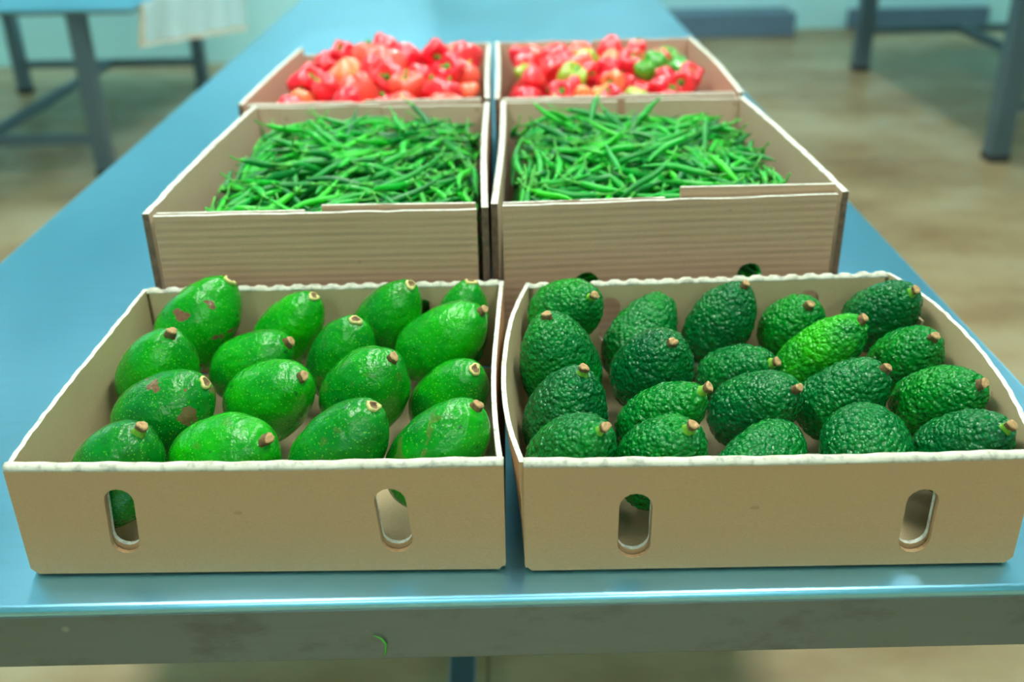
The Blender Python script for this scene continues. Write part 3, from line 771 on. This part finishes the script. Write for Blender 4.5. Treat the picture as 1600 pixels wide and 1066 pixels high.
# --- peppers
PV = []
for k in range(8):
    lob = 3+k % 2; ph = rng.uniform(0, 6); el = rng.uniform(0.85, 1.25); am = rng.uniform(0.10, 0.2); seg, nr = 24, 14; V = []
    rg = []
    for i in range(nr+1):
        t = i/nr; zz = -math.cos(math.pi*t); r_ = math.sin(math.pi*t)**0.8*(1.0+0.22*zz)
        rg.append((max(r_, 0), zz*el*0.9))
    Vp, Fp = lathe(rg, seg)
    for v in Vp:
        a = math.atan2(v[1], v[0]); rr_ = math.hypot(v[0], v[1]); f = 1+am*math.cos(lob*a+ph+v[2]*0.7)*min(1, rr_*1.4)+0.05*math.sin(7*a+3*v[2]+k)
        v[0] *= f; v[1] *= f
        v[2] += 0.10*noise.noise(Vector(v)*1.7+Vector((k, 0, 0)))
        if v[2] > 0.5*el: v[2] -= 0.45*el*max(0, 1-(rr_/0.55)**2)
    Vp = Vp/np.abs(Vp).max()
    zt_ = Vp[-1][2]
    st = tube([(0, 0, zt_-0.05), (0, 0, zt_+0.07), (0.04, 0, zt_+0.12), (0.1, 0.03, zt_+0.35), (0.2, 0.05, zt_+0.6)], [0.26, 0.28, 0.10, 0.08, 0.10], 7)
    PV.append(dict(body=mesh_np('scotch_bonnet', Vp, Fp, ('pepper',)), raw=(Vp, Fp), stem=mesh_np('stem', st[0], st[1], ('chilli_stem',))))
def fill_peppers(corners, target, rmin, rmax, nmax):
    x0, x1, y0, y1 = bary(corners, 0.015); cell = 0.004
    nx, ny = int((x1-x0)/cell)+1, int((y1-y0)/cell)+1; h = np.full((nx, ny), T+0.008)
    gx = x0+np.arange(nx)*cell; gy = y0+np.arange(ny)*cell; out = []; miss = 0
    while len(out) < nmax and miss < 60:
        r = rng.uniform(rmin, rmax); best = None
        for _ in range(12):
            cx = rng.uniform(x0+r, x1-r); cy = rng.uniform(y0+r, y1-r)
            a0, a1 = max(0, int((cx-r-x0)/cell)), min(nx, int((cx+r-x0)/cell)+1); b0, b1 = max(0, int((cy-r-y0)/cell)), min(ny, int((cy+r-y0)/cell)+1)
            D2 = (gx[a0:a1, None]-cx)**2+(gy[None, b0:b1]-cy)**2; msk = D2 < (r*0.92)**2
            bot = np.sqrt(np.maximum(r*r-D2, 0))
            zc = (h[a0:a1, b0:b1]+bot*0.92)[msk].max()
            room_ = float(target(cx, cy, x0, x1, y0, y1))-(zc+r)
            if best is None or room_ > best[0]: best = (room_, cx, cy, zc, (a0, a1, b0, b1), msk, bot)
        if best[0] < 0: miss += 1; continue
        miss = 0; _, cx, cy, zc, (a0, a1, b0, b1), msk, bot = best
        sub = h[a0:a1, b0:b1]; sub[msk] = np.maximum(sub[msk], (zc+bot*0.92)[msk])
        out.append((cx, cy, zc, r))
    return out
def pepper_heap(corners, target, where, group, rmin, rmax, tones):
    P = fill_peppers(corners, target, rmin, rmax, 900)
    cnt = visible_counts([np.array([[x, y, z, r*0.9]]) for x, y, z, r in P], 2.0)
    order = [i for i in np.argsort(-cnt) if cnt[i] > 0][:140]; rank = {int(i): n_ for n_, i in enumerate(order)}; rest = []
    for i, (x, y, z, r) in enumerate(P):
        k = int(rng.integers(len(PV))); rot = Matrix.Rotation(rng.uniform(0, 6.28), 4, 'Z') @ Matrix.Rotation(rng.uniform(0, 2.6), 4, 'X') @ Matrix.Rotation(rng.uniform(0, 6.28), 4, 'Z')
        mat_ = Matrix.Translation((x, y, z)) @ rot @ Matrix.Diagonal((r*1.04, r*1.04, r*1.04, 1))
        if i in rank:
            tone = float(tones[rank[i] % len(tones)]+rng.uniform(-0.04, 0.04))
            nm = 'red' if tone < 0.4 else 'orange' if tone < 0.7 else 'green'
            o = bpy.data.objects.new('scotch_bonnet', PV[k]['body']); COL.objects.link(o); o.matrix_world = mat_; o['tone'] = tone
            tag(o, 'glossy wrinkled %s pepper in the heap of the %s' % (nm, where), 'pepper', '%s %s' % (nm, group))
            s_ = bpy.data.objects.new('stem', PV[k]['stem']); COL.objects.link(s_); s_.parent = o
        else:
            rest.append((mat_, [(PV[k]['raw'][0], PV[k]['raw'][1], 0)]))
    me = build_heap_mesh('pepper_heap', rest, None, ('pepper',))
    o = link('pepper_heap', me); o['tone'] = 0.2
    tag(o, 'mass of red peppers buried in the %s' % where, 'peppers', None, 'stuff')
    return len(P), len(rank)
def tpL(x, y, x0, x1, y0, y1):
    return T+0.200+0.026*sm(y0, y1-0.10, y)*sm(x0, x0+0.12, x)
def tpR(x, y, x0, x1, y0, y1):
    return T+0.194+0.014*sm(y0, y1-0.15, y) - 0.025*sm(x1-0.08, x1, x)
n3 = pepper_heap(PL, tpL, 'back left crate', 'peppers in the back left crate', 0.024, 0.038, (0.05, 0.22, 0.42, 0.05, 0.22, 0.05, 0.56, 0.22, 0.05, 0.42, 0.22, 0.95, 0.05, 0.42, 0.22, 0.05, 0.42, 0.05, 0.22, 0.5))
n4 = pepper_heap(PR, tpR, 'back right crate', 'peppers in the back right crate', 0.020, 0.029, (0.05, 0.22, 1.0, 0.05, 0.42, 0.22, 0.05, 0.84, 0.22, 0.05, 0.42, 1.0, 0.22, 0.05, 0.58, 0.22, 0.05, 0.86, 0.42, 0.05))
print('HEAPS', n1, n2, n3, n4)

# --- a chilli stalk scrap stuck to the table's front edge
tv, tf = tube([(-0.006, 0, 0.012), (0, -0.001, 0.010), (0.004, -0.001, 0.003), (0.003, -0.001, -0.005), (0.001, 0, -0.011)], [0.0004, 0.0008, 0.0010, 0.0009, 0.0005], 6)
o = link('stalk_scrap', mesh_np('stalk_scrap', tv, tf, ('chilli_stem',))); o.location = (-0.1115, 0.6607, 0.8485)
tag(o, 'tiny curled green stalk scrap stuck to the front edge of the table', 'scrap')
